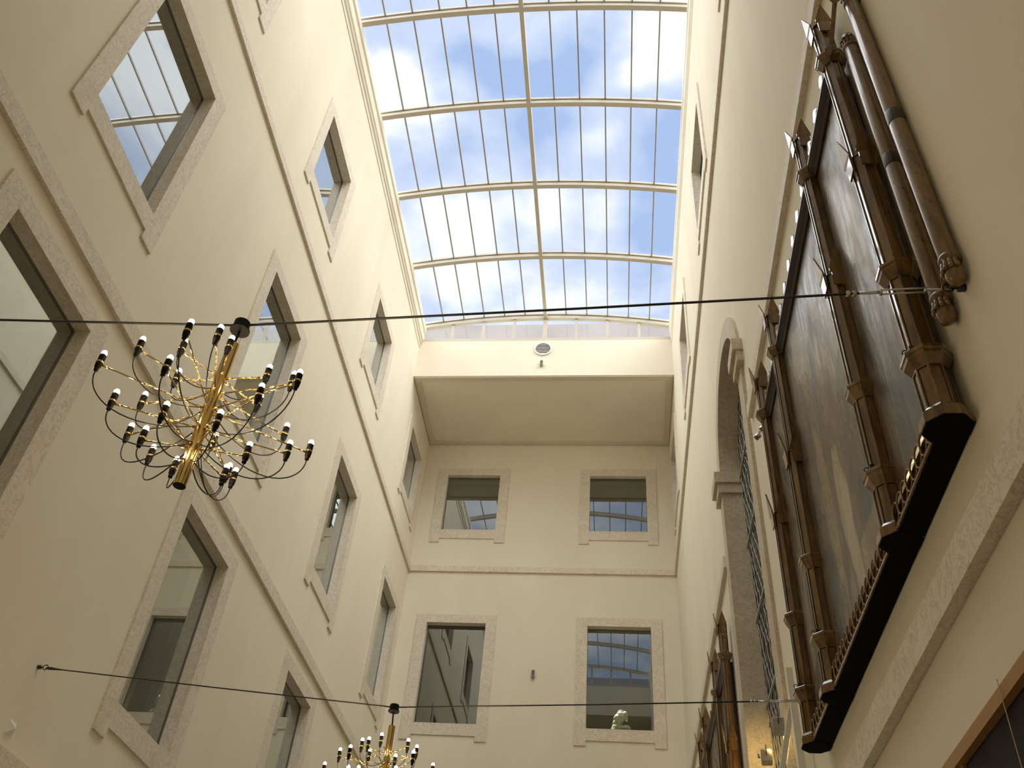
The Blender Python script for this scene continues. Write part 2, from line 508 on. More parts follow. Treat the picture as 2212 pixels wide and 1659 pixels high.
# leaded glass
n = 40
GX = XR+.235
pts = [(GX, ARCH['u']-RI, ARCH['z0'])] + [(GX, ARCH['u'] - RI*math.cos(PI*i/n), ARCH['z'] + RI*math.sin(PI*i/n)) for i in range(n+1)] + [(GX, ARCH['u']+RI, ARCH['z0'])]
bm = bmesh.new(); prism(bm, pts, (.008, 0, 0))
loc(obj('leaded_pane', bm, M['leadglass'], aw), aw)
bm = bmesh.new()
def inside(y, z):
    if z < ARCH['z0'] or abs(y-ARCH['u']) > RI-.02: return False
    return z < ARCH['z'] or (y-ARCH['u'])**2 + (z-ARCH['z'])**2 < (RI-.02)**2
st = .16
for s in (-1, 1):
    for k in range(-10, 70):
        seg = []
        for i in range(0, 400):
            z = ARCH['z0'] + i*.03; y = ARCH['u'] + s*((z-ARCH['z0'])*.5 - k*st)
            y += .03*math.sin(z*(5+(k*7)%5)+k*2.1) + .008*math.sin(z*31+k)
            if inside(y, z): seg.append((GX-.008, y, z))
            elif seg: break
        if len(seg) > 2: tube(bm, seg, .005, 4)
loc(obj('lead_cames', bm, M['lead'], aw), aw)
bm = bmesh.new()
for dz in range(1, 6):
    box(bm, GX-.03, GX-.012, ARCH['u']-RI, ARCH['u']+RI, 3.9+dz*1.05, 3.93+dz*1.05)
loc(obj('saddle_bar', bm, M['lead'], aw), aw)
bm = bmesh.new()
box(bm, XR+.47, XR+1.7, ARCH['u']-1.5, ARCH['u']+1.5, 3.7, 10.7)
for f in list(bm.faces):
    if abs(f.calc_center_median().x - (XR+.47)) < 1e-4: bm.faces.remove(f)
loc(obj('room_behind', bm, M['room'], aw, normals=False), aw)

# ------------------------------------------------------------------ glass roof
roof = empty('ceiling', (-1.77, 0, 18.8)); roof['kind'] = 'structure'
def rp(o): o.matrix_parent_inverse = Matrix.Translation(-Vector(roof.location)); return o
CXR = (XL + XR)/2; HALF = (XR - XL)/2 - .03; RISE = .33
RAD = (HALF**2 + RISE**2)/(2*RISE); ZC = 18.82 + RISE - RAD
AMAX = math.asin(HALF/RAD)
def arc(a, h=0): return (CXR + (RAD+h)*math.sin(a), ZC + (RAD+h)*math.cos(a))
def arch_beam(y0, y1, h0, h1, m, name, n=48):
    bm = bmesh.new(); R = []
    for y, h in ((y0, h0), (y1, h0), (y1, h1), (y0, h1)):
        R.append([bm.verts.new((arc(-AMAX + 2*AMAX*i/n, h)[0], y, arc(-AMAX + 2*AMAX*i/n, h)[1])) for i in range(n+1)])
    for i in range(n):
        for k in range(4):
            bm.faces.new((R[k][i], R[k][i+1], R[(k+1) % 4][i+1], R[(k+1) % 4][i]))
    for i in (0, n): bm.faces.new([R[k][i] for k in range(4)])
    return rp(obj(name, bm, m, roof))
RY = [D1 + .03 - 2.09*k for k in range(8)]
for k, y in enumerate(RY):
    arch_beam(y-.05, y+.05, 0, .10, M['rib'], 'rib')
    arch_beam(y-.075, y-.02, .115, .175, M['rib'], 'rib_cap')
    arch_beam(y-.035, y+.035, .10, .115, M['ribdark'], 'rib_seal')
YA, YE = RY[-1], RY[0]
NB = 12
for i in range(1, NB):
    a = -AMAX + 2*AMAX*i/NB
    w, h0, h1 = (.042, .0, .16) if i == NB//2 else (.014, .11, .165)
    x, z0 = arc(a, h0); z1 = arc(a, h1)[1]
    rp(obj('ridge_beam' if i == NB//2 else 'glazing_bar', boxm(x-w, x+w, YA, YE-.05, z0, z1), M['rib'] if i == NB//2 else M['bar'], roof))
for y0, y1 in zip(RY[1:], RY):
    bm = bmesh.new(); a = []; b = []
    for i in range(25):
        t = -AMAX + 2*AMAX*i/24; x, z = arc(t, .17)
        a.append(bm.verts.new((x, y0, z))); b.append(bm.verts.new((x, y1, z)))
    for i in range(24): bm.faces.new((a[i], a[i+1], b[i+1], b[i]))
    rp(obj('glass_sheet', bm, M['roofglass'], roof, smooth=True))
# lunettes closing both ends of the vault
for Y0, sg in ((D1, 1), (DB, -1)):
    pts = [(arc(-AMAX + 2*AMAX*i/40, 0)[0], Y0+sg*.05, arc(-AMAX + 2*AMAX*i/40, 0)[1]) for i in range(41)]
    bm = bmesh.new(); prism(bm, [(pts[0][0], Y0+sg*.05, ZK)] + pts + [(pts[-1][0], Y0+sg*.05, ZK)], (0, .01, 0))
    rp(obj('lunette_pane', bm, M['roofglass'], roof))
    ya, yb = sorted((Y0, Y0+sg*.12))
    rp(obj('lunette_sill', boxm(XL, XR, ya, yb, ZK, ZK+.10), M['rib'], roof))
    for i in range(1, 8):
        x = XL + (XR-XL)*i/8
        zt = ZC + math.sqrt(RAD**2 - (x-CXR)**2)
        w = .055 if i == 4 else .035
        ya, yb = sorted((Y0+sg*.01, Y0+sg*.10))
        rp(obj('lunette_mullion', boxm(x-w, x+w, ya, yb, ZK+.1, zt+.02), M['rib'], roof))

# ------------------------------------------------------------------ vent and detectors on the end wall
vent = tag(empty('air_vent', (-1.78, D1, 18.02)), 'round cream louvred air vent high on the end wall under the skylight', 'vent')
bm = bmesh.new()
def disc_ring(bm, c, ri, ro, y0, y1, n=40):
    R = [[bm.verts.new((c[0]+r*math.cos(2*PI*k/n), y, c[1]+r*math.sin(2*PI*k/n))) for k in range(n)] for r in (ri, ro) for y in (y0, y1)]
    for k in range(n):
        j = (k+1) % n
        for p, q in ((0,1),(2,3),(0,2),(1,3)): bm.faces.new((R[p][k], R[p][j], R[q][j], R[q][k]))
disc_ring(bm, (0, 0), .19, .225, -.03, 0); obj('rim', bm, M['white'], vent)
bm = bmesh.new(); prism(bm, [(.195*math.cos(2*PI*k/32), -.004, .195*math.sin(2*PI*k/32)) for k in range(32)], (0, .003, 0)); obj('backing', bm, M['black'], vent)
for k in range(-3, 4):
    z = k*.052; hw = math.sqrt(max(.19**2 - z*z, 0)) + .002
    bm = bmesh.new(); prism(bm, [(-hw, -.004, z+.009), (-hw, -.014, z+.007), (-hw, -.014, z-.009), (-hw, -.004, z-.007)], (2*hw, 0, 0))
    obj('slat', bm, M['white'], vent)
def detector(p, label):
    d = tag(empty('motion_detector', p), label, 'sensor', 'motion detectors on the end wall')
    bm = bmesh.new(); prism(bm, [(-.035, 0, -.09), (-.035, -.07, -.09), (-.035, -.10, -.03), (-.035, -.06, .09), (-.035, 0, .09)], (.07, 0, 0)); bevel(bm, .006)
    obj('housing', bm, M['grey'], d)
    bm = bmesh.new(); prism(bm, [(-.025, -.1005, -.03), (-.025, -.104, -.025), (-.025, -.068, .075), (-.025, -.064, .08)], (.05, 0, 0)); obj('lens', bm, M['darkplastic'], d)
    bm = bmesh.new(); disc_ring(bm, (.012, 0), .02, .062, -.012, 0, 24); obj('wall_plate', bm, M['white'], d)
detector((-1.79, D1, 17.49), 'small grey motion detector just below the round vent')
detector((-1.80, D, 10.58), 'small dark motion detector between the two lower end windows')

# ------------------------------------------------------------------ headless marble torso behind the lower right end window
sx, sy, sz = .13, D+.56, 9.60
stt = tag(empty('statue', (sx, sy, 9.414)), 'white marble headless crouching figure behind the lower right end window', 'statue')
def blob(parts, vox, name, m, parent):
    bm = bmesh.new()
    for (c, r, rot) in parts:
        mt = Matrix.Translation(c) @ Matrix.Rotation(rot, 4, 'Y') @ Matrix.Diagonal((*r, 1))
        bmesh.ops.create_icosphere(bm, subdivisions=3, radius=1, matrix=mt)
    o = obj(name, bm, m, parent, smooth=True)
    md = o.modifiers.new('r', 'REMESH'); md.mode = 'VOXEL'; md.voxel_size = vox; md.use_smooth_shade = True
    sm = o.modifiers.new('s', 'SMOOTH'); sm.factor = .5; sm.iterations = 3
    return o
q = .19
blob([((-.09, 0, q+.06), (.125, .13, .11), 0), ((-.085, 0, q+.16), (.105, .115, .13), .1), ((-.055, 0, q+.27), (.115, .125, .12), .35),
      ((-.005, 0, q+.345), (.105, .13, .085), .6), ((-.005, 0, q+.405), (.070, .07, .055), .3), ((.02, -.01, q+.430), (.095, .075, .026), .30),
      ((.095, -.06, q+.36), (.045, .05, .075), -.2), ((.112, -.07, q+.29), (.038, .042, .07), 0), ((.115, -.07, q+.235), (.036, .038, .04), 0),
      ((.0, -.06, q+.06), (.13, .075, .055), -.12), ((.12, -.07, q+.07), (.075, .06, .055), .25), ((.155, -.07, q+.045), (.05, .05, .05), 0),
      ((-.12, 0, q+.01), (.12, .13, .06), 0)], .009, 'body', M['marble'], stt)
obj('plinth', bevel(boxm(-.24, .26, -.17, .17, 0, q-.02), .01), M['room'], stt)
for o in (stt,): pass

# ------------------------------------------------------------------ suspension cables
def cable(a, hub, b, label):
    c = tag(empty('suspension_cable', a), label, 'cable', 'steel cables across the hall')
    A, H, B = Vector(a), Vector(hub), Vector(b)
    dA = (H-A).normalized(); dB = (H-B).normalized()
    def part(name, bm, m): o = obj(name, bm, m, c, smooth=True); o.matrix_parent_inverse = Matrix.Translation(-A)
    for P, dd, o in ((A, dA, .42), (B, dB, .10)):      # the rope is gripped on both sides of the lamp canopy
        bm = bmesh.new(); tube(bm, [P+dd*o, P.lerp(H, .5) - Vector((0,0,.004)), H-dd*.037], .0055, 8); part('wire_rope', bm, M['wire'])
    # turnbuckle at the right wall
    s = Vector((0, 1, 0))
    bm = bmesh.new()
    for k in (-1, 1): tube(bm, [A+dA*.16+s*.012*k, A+dA*.34+s*.012*k], .004, 6)
    tube(bm, [A+dA*.34-s*.014, A+dA*.34+s*.014], .007, 8); tube(bm, [A+dA*.16-s*.014, A+dA*.16+s*.014], .007, 8)
    tube(bm, [A+dA*.34, A+dA*.43], .0065, 8); tube(bm, [A+dA*.05, A+dA*.16], .005, 8)
    part('turnbuckle', bm, M['steel'])
    for P, dd in ((A, dA), (B, dB)):
        bm = bmesh.new(); nrm = Vector((-1, 0, 0)) if P is A else Vector((1, 0, 0))
        tube(bm, [P, P+nrm*.03], [.018, .018], 12)
        tube(bm, [P+nrm*.02, P+nrm*.05], .006, 8)
        ce = P+nrm*.07
        tube(bm, [ce+Vector((.022*math.cos(t), 0, .022*math.sin(t))) for t in [2*PI*i/14 for i in range(15)]], .0045, 6)
        part('eye_bolt', bm, M['wire'])
    bm = bmesh.new()
    for k in (.05, .075): 
        P = A+dA*(.40+k); tube(bm, [P-Vector((0,.011,0)), P+Vector((0,.011,0))], .010, 8)
    part('rope_clamp', bm, M['steel'])
    bm = bmesh.new(); tube(bm, [B+dB*.08, B+dB*.12+Vector((0,.008,.012)), B+dB*.25], .0055, 6); tube(bm, [B+dB*.08, B+dB*.12-Vector((0,.008,.012)), B+dB*.25], .0055, 6)
    part('loop_end', bm, M['wire'])
    return c

# ------------------------------------------------------------------ chandeliers
K = .981
LV = [(4.2, .21, -3), (4.11, .36, -10), (4.02, .46, -21.5), (3.92, .36, -33), (3.82, .21, -46)]
HUBZ = 0.0
def mesh_of(name, bm, m, smooth=True):
    bmesh.ops.recalc_face_normals(bm, faces=bm.faces)
    me = bpy.data.meshes.new(name); bm.to_mesh(me); bm.free(); me.materials.append(m)
    for p in me.polygons: p.use_smooth = smooth
    return me
# z measured from the bottom of the brass tube
ZT = 3.63
def zz(z): return (z-ZT)*K
bm = bmesh.new(); lathe(bm, [(.0085, -.036), (.0095, -.03), (.0095, -.02), (.0125, -.018), (.0135, -.004), (.0142, 0), (.0142, .004)], n=16); ME_SOCK = mesh_of('lower_socket', bm, M['black'])
bm = bmesh.new(); lathe(bm, [(.0147, .004), (.0147, .012), (.0138, .0125)], n=16); ME_RING = mesh_of('brass_band', bm, M['brass'])
bm = bmesh.new(); lathe(bm, [(.0136, .0125), (.0136, .045), (.0125, .047), (.011, .047)], n=16); ME_HOLD = mesh_of('lamp_holder', bm, M['black'])
bm = bmesh.new(); lathe(bm, [(.0085, .046), (.0105, .052), (.0110, .058), (.0098, .064), (.006, .069), (.001, .0705)], n=16); ME_BULB = mesh_of('bulb', bm, M['bulb'])
ARMS = []; CORDS = []
for (z, r, a0) in LV:
    R = r*K
    bm = bmesh.new(); tube(bm, [(.022, 0, 0), (.05, 0, 0)], .0065, 8); tube(bm, [(.05, 0, 0), (R-.012, 0, 0)], .0034, 8); tube(bm, [(R*.55, 0, 0), (R*.55+.03, 0, 0)], .0042, 8); tube(bm, [(R-.035, 0, 0), (R-.012, 0, 0)], .0046, 8)
    ARMS.append(mesh_of('arm', bm, M['brass']))
    dz = -.05 - .10*min(1, r/.36)
    bm = bmesh.new(); tube(bm, bez((R, 0, -.033), (R+.01, 0, -.05-.25*r), (R*.62, .05*r, -.08-.42*r), (.024, 0, -.05-.10*r), 16), .0028, 6)
    CORDS.append(mesh_of('cord', bm, M['cable']))
TOPZ = zz(4.407)
def chandelier(axis, hub, rot, label):
    ch = tag(empty('chandelier', axis), label, 'chandelier', 'brass many-armed chandeliers hung on the cables')
    bm = bmesh.new(); lathe(bm, [(.022, .003), (.0255, 0), (.0255, TOPZ), (.022, TOPZ+.004)], n=32); t = obj('stem', bm, M['brass'], ch, smooth=False)
    bm = bmesh.new(); lathe(bm, [(.0225, -.002), (.0225, .002)], n=24); obj('end_cap', bm, M['black'], t)
    h = Vector(hub) - Vector(axis)
    bm = bmesh.new(); lathe(bm, [(.02, h.z-.036), (.044, h.z-.036), (.044, h.z-.028), (.036, h.z-.024), (.036, h.z+.016), (.031, h.z+.021), (.01, h.z+.021)], c=(h.x, h.y), n=28)
    obj('canopy', bm, M['black'], ch)
    bm = bmesh.new(); tube(bm, bez((0, 0, TOPZ), (0, 0, TOPZ+.05), (h.x, h.y, h.z-.10), (h.x, h.y, h.z-.04), 8), .006, 8); obj('suspension_cord', bm, M['black'], ch, smooth=True)
    for li, (z, r, a0) in enumerate(LV):
        for k in range(6):
            a = math.radians(a0 + 60*k + rot)
            arm = bpy.data.objects.new('arm', ARMS[li]); COL.objects.link(arm); arm.parent = ch
            arm.location = (0, 0, zz(z)); arm.rotation_euler = (0, 0, a)
            for nm, me, lx in (('lower_socket', ME_SOCK, r*K), ('brass_band', ME_RING, r*K), ('lamp_holder', ME_HOLD, r*K), ('bulb', ME_BULB, r*K), ('cord', CORDS[li], 0)):
                s = bpy.data.objects.new(nm, me); COL.objects.link(s); s.parent = arm; s.location = (lx, 0, 0)
    return ch
def ray(px, py): return CF + CR*((px-1106)/FPX) + CU*((829.5-py)/FPX)
FPX = 1990.86
yaw, pit, rol = -0.148402584, 0.735252028, 0.0957065680
CF = Vector((math.sin(yaw)*math.cos(pit), math.cos(yaw)*math.cos(pit), math.sin(pit)))
r0 = Vector((math.cos(yaw), -math.sin(yaw), 0)); u0_ = r0.cross(CF)
CR = r0*math.cos(rol) + u0_*math.sin(rol); CU = u0_*math.cos(rol) - r0*math.sin(rol)
EYE = Vector((0, 0, 1.6))
AX1 = Vector((-1.69*K, 2.803*K, 1.6 + (ZT-1.6)*K))
HUB1 = Vector((-1.655, 2.75, 4.477))
chandelier(AX1, HUB1, 0, 'large brass chandelier of many bulbs on the nearer cable at left')
AX2 = Vector((-1.704, 6.89, 3.58)); HUB2 = Vector((-1.709, 6.89, 4.492))
chandelier(AX2, HUB2, 29, 'brass chandelier of many bulbs cut off by the bottom edge')
cable((XR, 2.707, 4.608), HUB1, (XL, 2.75, 4.644), 'steel cable carrying the large chandelier, ending beside the two wooden poles')
cable((XR, 6.572, 4.518), HUB2, (XL, 7.213, 4.875), 'steel cable carrying the lower chandelier, fixed beside the altarpiece foot')

# ------------------------------------------------------------------ altarpieces
def octo(bm, prof, y, x=1.36, inset=()):
    c = math.cos(PI/8)
    fs = lathe(bm, [(a/c, z) for a, z in prof], c=(x, y), n=8, rot=PI/8)
    return fs
def altarpiece(PY, label, pm, zo=0.0):
    XC = 1.36
    root = tag(empty('altarpiece', (XR, PY[0], 4.12+zo)), label, 'altarpiece', 'carved gothic altarpieces on the right wall')
    inv = Matrix.Translation(-Vector(root.location)) @ Matrix.Translation((0, 0, zo))
    def part(name, bm, m, par=None, sm=False):
        o = obj(name, bm, m, par or root, smooth=sm)
        if par is None: o.matrix_parent_inverse = inv
        return o
    for i, y in enumerate(PY):
        bm = bmesh.new()
        stages = [(4.20, 4.43, .070, True), (4.52, 5.01, .064, True), (5.10, 6.02, .066, True), (6.02, 7.02, .054, True), (7.12, 7.52, .056, True)]
        prof = []
        for z0, z1, a, _ in stages: prof += [(a, z0), (a, z1)]
        fs = octo(bm, prof, y)
        tall = [f for f in fs if f.calc_area() > .006 and abs(f.normal.z) < .1 and (max(v.co.z for v in f.verts) - min(v.co.z for v in f.verts)) > .2]
        bmesh.ops.recalc_face_normals(bm, faces=bm.faces)
        for f in tall:
            bmesh.ops.inset_region(bm, faces=[f], thickness=.009, depth=0)
            g = bmesh.ops.inset_region(bm, faces=[f], thickness=.0045, depth=-.006)
            for h in g['faces']: h.material_index = 1
        pl = part('pilaster', bm, M['wood']); pl.data.materials.append(M['wooddark'])
        bm = bmesh.new(); octo(bm, [(.085, 4.12), (.100, 4.125), (.100, 4.165), (.094, 4.170), (.094, 4.180), (.086, 4.185), (.074, 4.205)], y); part('base', bm, M['wood'], pl)
        bm = bmesh.new(); octo(bm, [(.0935, 4.1165), (.0955, 4.1245)], y); part('base_shade_plate', bm, M['undershade'], pl)  # added plate, the shade below the base put into its colour
        for z, a in ((4.43, .068), (5.01, .064), (7.02, .058)):
            bm = bmesh.new(); octo(bm, [(a, z-.005), (a+.008, z+.01), (a+.026, z+.045), (a+.028, z+.062), (a+.034, z+.068), (a+.034, z+.085), (a+.030, z+.09), (a, z+.098)], y); part('collar', bm, M['wood'], pl)
        for z, a, h in ((6.02, .074, .20), (7.50, .068, .17)):
            for t in (PI*.5, PI, PI*1.5):
                bm = bmesh.new(); hw = a*.62
                P = [(-hw*.9, a-.004, z-.13), (hw*.9, a-.004, z-.13), (hw*.9, a-.001, z-.02), (hw*1.15, a+.003, z-.012), (hw*1.15, a+.004, z+.004), (0, a+.026, z+h), (-hw*1.15, a+.004, z+.004), (-hw*1.15, a+.003, z-.012), (-hw*.9, a-.001, z-.02)]
                Q = [(XC + p[1]*math.cos(t) - p[0]*math.sin(t), y + p[1]*math.sin(t) + p[0]*math.cos(t), p[2]) for p in P]
                prism(bm, Q, (math.cos(t)*.011, math.sin(t)*.011, .0))
                part('gablet', bm, M['wood'], pl)
        bm = bmesh.new(); octo(bm, [(.060, 7.50), (.045, 7.53), (.02, 7.56), (.004, 7.585)], y); part('cap', bm, M['wooddark'], pl)
        # small clip and ring on the lower ledge
        bm = bmesh.new(); box(bm, XC-.075, XC-.05, y-.045, y-.02, 4.528, 4.556); tube(bm, [(XC-.085+.012*math.cos(t), y-.01, 4.545+.016*math.sin(t)) for t in [2*PI*j/12 for j in range(13)]], .003, 6); part('clip', bm, M['darkplastic'], pl)
        if i in (0, 3):
            s = -1 if i == 0 else 1
            bm = bmesh.new()
            p0 = Vector((XC-.03, y+s*.09, 7.02)); dv = Vector((0, s*.91, .42))
            at = lambda t: p0 + dv*t
            tube(bm, [at(t) for t in (0, .03, .035, .055, .06)], [.014, .034, .036, .022, .014], 4)
            tube(bm, [at(.055), at(.30)], .014, 4)
            tube(bm, [at(t) for t in (.295, .315, .335, .355, .365, .44)], [.013, .036, .024, .036, .013, .007], 4)
            part('finial', bm, M['wood'], pl)
    for i in range(3):
        ya, yb = PY[i]+.055, PY[i+1]-.055
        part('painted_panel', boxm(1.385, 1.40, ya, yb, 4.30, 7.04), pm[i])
        part('backboard', boxm(1.401, XR-.004, ya, yb, 4.14, 7.04), M['wooddark'])
        bm = bmesh.new()
        prism(bm, [(1.40, ya, 4.13), (1.318, ya, 4.13), (1.318, ya, 4.14), (1.326, ya, 4.152), (1.383, ya, 4.154), (1.383, ya, 4.262), (1.352, ya, 4.264), (1.345, ya, 4.275), (1.352, ya, 4.297), (1.366, ya, 4.303), (1.380, ya, 4.322), (1.40, ya, 4.322)], (0, yb-ya, 0))
        rail = part('bottom_rail', bm, M['wood'])
        part('underboard', boxm(1.33, XR-.004, ya, yb, 4.122, 4.1295), M['undershade'], rail)  # shade under the rail painted in as near-black
        part('frieze', boxm(1.380, 1.3835, ya+.005, yb-.005, 4.156, 4.260), M['wooddark'], rail)
        nr = max(3, round((yb-ya-.04)/.088)); w = (yb-ya-.04)/nr
        for k in range(nr):
            yc = ya+.02+w*(k+.5); bm = bmesh.new()
            tube(bm, [(1.327, yc + .046*math.cos(t), 4.207 + .052*math.sin(t)) for t in [2*PI*j/24 for j in range(25)]], .0045, 6, cap=False)
            part('tracery_ring', bm, M['gilt'], rail, True)
        bm = bmesh.new()
        prism(bm, [(1.40, ya, 7.0), (1.372, ya, 7.0), (1.362, ya, 7.012), (1.362, ya, 7.03), (1.345, ya, 7.045), (1.345, ya, 7.062), (1.325, ya, 7.075), (1.325, ya, 7.095), (1.40, ya, 7.10), ], (0, yb-ya, 0))
        cr = part('cornice', bm, M['wooddark'])
        nc = max(2, round((yb-ya)/.24))
        for k in range(nc):
            yc = ya + (yb-ya)*(k+.5)/nc; bm = bmesh.new()
            P = [(-.035, 7.098), (-.02, 7.14), (-.055, 7.16), (-.05, 7.195), (-.02, 7.20), (-.015, 7.235), (.02, 7.24), (.028, 7.20), (.055, 7.19), (.05, 7.15), (.02, 7.14), (.035, 7.098)]
            prism(bm, [(1.335, yc+a, z) for a, z in P], (.03, 0, 0)); bevel(bm, .006); part('crocket', bm, M['wood'], cr)
    return root
PY1 = [3.04, 3.89, 5.625, 6.425]
G = lambda *a: a
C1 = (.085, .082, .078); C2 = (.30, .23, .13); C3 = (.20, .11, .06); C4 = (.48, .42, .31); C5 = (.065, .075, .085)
figs_glintsA = [G(3.25, 5.2, .13, .5, C3, .7), G(3.55, 5.0, .12, .35, C1, .8), G(3.4, 5.9, .2, .4, C4, .35), G(3.25, 6.5, .12, .4, C4, .7), G(3.6, 6.3, .12, .45, C4, .6), G(3.45, 6.0, .14, .3, C4, .6), G(3.3, 5.7, .06, .35, C1, .8), G(3.42, 4.6, .25, .22, C5, .7)]  # pale blobs high up paint in sky glints; the others are figures
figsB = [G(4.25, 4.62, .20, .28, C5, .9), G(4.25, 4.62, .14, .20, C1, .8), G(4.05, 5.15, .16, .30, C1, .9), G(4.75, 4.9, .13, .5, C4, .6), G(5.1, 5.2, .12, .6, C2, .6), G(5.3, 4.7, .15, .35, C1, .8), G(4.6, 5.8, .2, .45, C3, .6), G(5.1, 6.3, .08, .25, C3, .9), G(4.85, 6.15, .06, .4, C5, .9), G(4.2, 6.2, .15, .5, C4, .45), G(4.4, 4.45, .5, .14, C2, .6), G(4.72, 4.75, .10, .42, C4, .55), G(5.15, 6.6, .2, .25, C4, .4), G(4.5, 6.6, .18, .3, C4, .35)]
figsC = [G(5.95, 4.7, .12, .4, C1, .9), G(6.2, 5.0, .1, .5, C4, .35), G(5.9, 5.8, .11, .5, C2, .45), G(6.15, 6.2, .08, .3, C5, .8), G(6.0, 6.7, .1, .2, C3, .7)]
PM = [painting('painted_panel_a', figs_glintsA, 1.3), painting('painted_panel_b', figsB, 4.1), painting('painted_panel_c', figsC, 7.7)]
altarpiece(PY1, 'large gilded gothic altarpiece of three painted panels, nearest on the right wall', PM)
PY2 = [10.93, 12.0, 13.85, 14.8]
altarpiece(PY2, 'smaller-looking farther altarpiece low beyond the arched window, partly cut off below', [painting('far_panel_a', [], 11.3), painting('far_panel_b', [], 14.1), painting('far_panel_c', [], 17.7)], zo=-.10)

# ------------------------------------------------------------------ two detached wooden columns
def wall_column(y, z0, z1, label):
    root = tag(empty('wooden_column', (XR-.045, y, z0)), label, 'column', 'detached wooden columns hung on the right wall')
    H = z1-z0; r = .042
    bm = bmesh.new(); lathe(bm, [(r*.9, .16), (r, .18), (r, H*.46), (r*.96, H*.465), (r*.96, H*.50), (r, H*.505), (r, H-.10), (r*.92, H-.09)], n=20); obj('shaft', bm, M['polewood'], root, smooth=True)
    bm = bmesh.new(); lathe(bm, [(r*1.02, H*.462), (r*1.04, H*.464), (r*1.04, H*.498), (r*1.02, H*.50)], n=20); obj('band', bm, M['wooddark'], root, smooth=True)
    for zc, sgn in ((.16, 1), (H-.10, -1)):
        bm = bmesh.new()
        lathe(bm, [(r*1.1, zc+sgn*.012), (r*1.16, zc), (r*1.1, zc-sgn*.014), (r*.80, zc-sgn*.02), (r*.78, zc-sgn*.06), (r*.95, zc-sgn*.075), (r*.98, zc-sgn*.10), (r*.80, zc-sgn*.135), (.01, zc-sgn*.15)], n=20)
        cp = obj('capital', bm, M['polewood'], root, smooth=True)
        for k in range(7):
            t = PI*.5 + PI*k/6
            bm = bmesh.new()
            mt = Matrix.Translation((math.cos(t)*r*.85, math.sin(t)*r*.85, zc-sgn*.048)) @ Matrix.Rotation(t, 4, 'Z') @ Matrix.Diagonal((.012, .011, .034, 1))
            bmesh.ops.create_icosphere(bm, subdivisions=2, radius=1, matrix=mt)
            mt = Matrix.Translation((math.cos(t)*r*1.08, math.sin(t)*r*1.08, zc-sgn*.072)) @ Matrix.Diagonal((.011, .012, .012, 1))
            bmesh.ops.create_icosphere(bm, subdivisions=2, radius=1, matrix=mt)
            obj('leaf', bm, M['polewood'], cp, smooth=True)
    return root
wall_column(2.66, 4.57, 7.18, 'right-hand of two slim worn wooden columns fixed beside the altarpiece')
wall_column(2.845, 4.53, 7.00, 'left-hand slim worn wooden column, shorter, next to the altarpiece')

# ------------------------------------------------------------------ framed dark painting low on the right wall
fp = tag(empty('framed_painting', (XR, 2.2, 1.2)), 'dark painting in a plain orange-brown wooden frame at the lower right corner', 'painting')
y0, y1, z0, z1 = .6, 4.75, .9, 3.165
def ring_yz(ya, yb, za, zb, w, xa, xb):
    bm = bmesh.new()
    o = [(ya,za),(yb,za),(yb,zb),(ya,zb)]; i = [(ya+w,za+w),(yb-w,za+w),(yb-w,zb-w),(ya+w,zb-w)]
    vs = [[bm.verts.new((x, *p)) for p in q] for q in (o, i) for x in (xa, xb)]
    for k in range(4):
        j = (k+1) % 4
        for a, b in ((0,2),(1,3),(0,1),(2,3)): bm.faces.new((vs[a][k], vs[a][j], vs[b][j], vs[b][k]))
    return bm
def fpart(name, bm, m):
    o = obj(name, bm, m, fp); o.matrix_parent_inverse = Matrix.Translation(-Vector(fp.location)); return o
fpart('frame', ring_yz(y0, y1, z0, z1, .055, XR-.07, XR-.002), M['orange'])
fpart('divider', boxm(XR-.05, XR-.004, 3.965, 3.99, z0+.05, z1-.055), M['orange'])
fpart('canvas', boxm(XR-.035, XR-.015, y0+.05, y1-.05, z0+.05, z1-.05), M['canvas'])
bm = bmesh.new(); tube(bm, [(XR-.075, 3.34, 3.185), (XR-.085, 3.33, 2.6), (XR-.075, 3.32, 1.2)], .002, 6); fpart('hanging_cord', bm, M['twine'])

# ------------------------------------------------------------------ pyramid fitting on the left wall
pf = bmesh.new()
a = .06; c = pf.verts.new((XL+.05, 7.20, 4.33)); b4 = [pf.verts.new((XL, 7.20+s*a, 4.33+t*a)) for s, t in ((-1,-1),(1,-1),(1,1),(-1,1))]
pf.faces.new(b4)
for k in range(4): pf.faces.new((b4[k], b4[(k+1) % 4], c))
tag(obj('wall_cap', pf, M['white']), 'small pale pyramid-shaped cap on the left wall near the bottom corner', 'wall fitting')

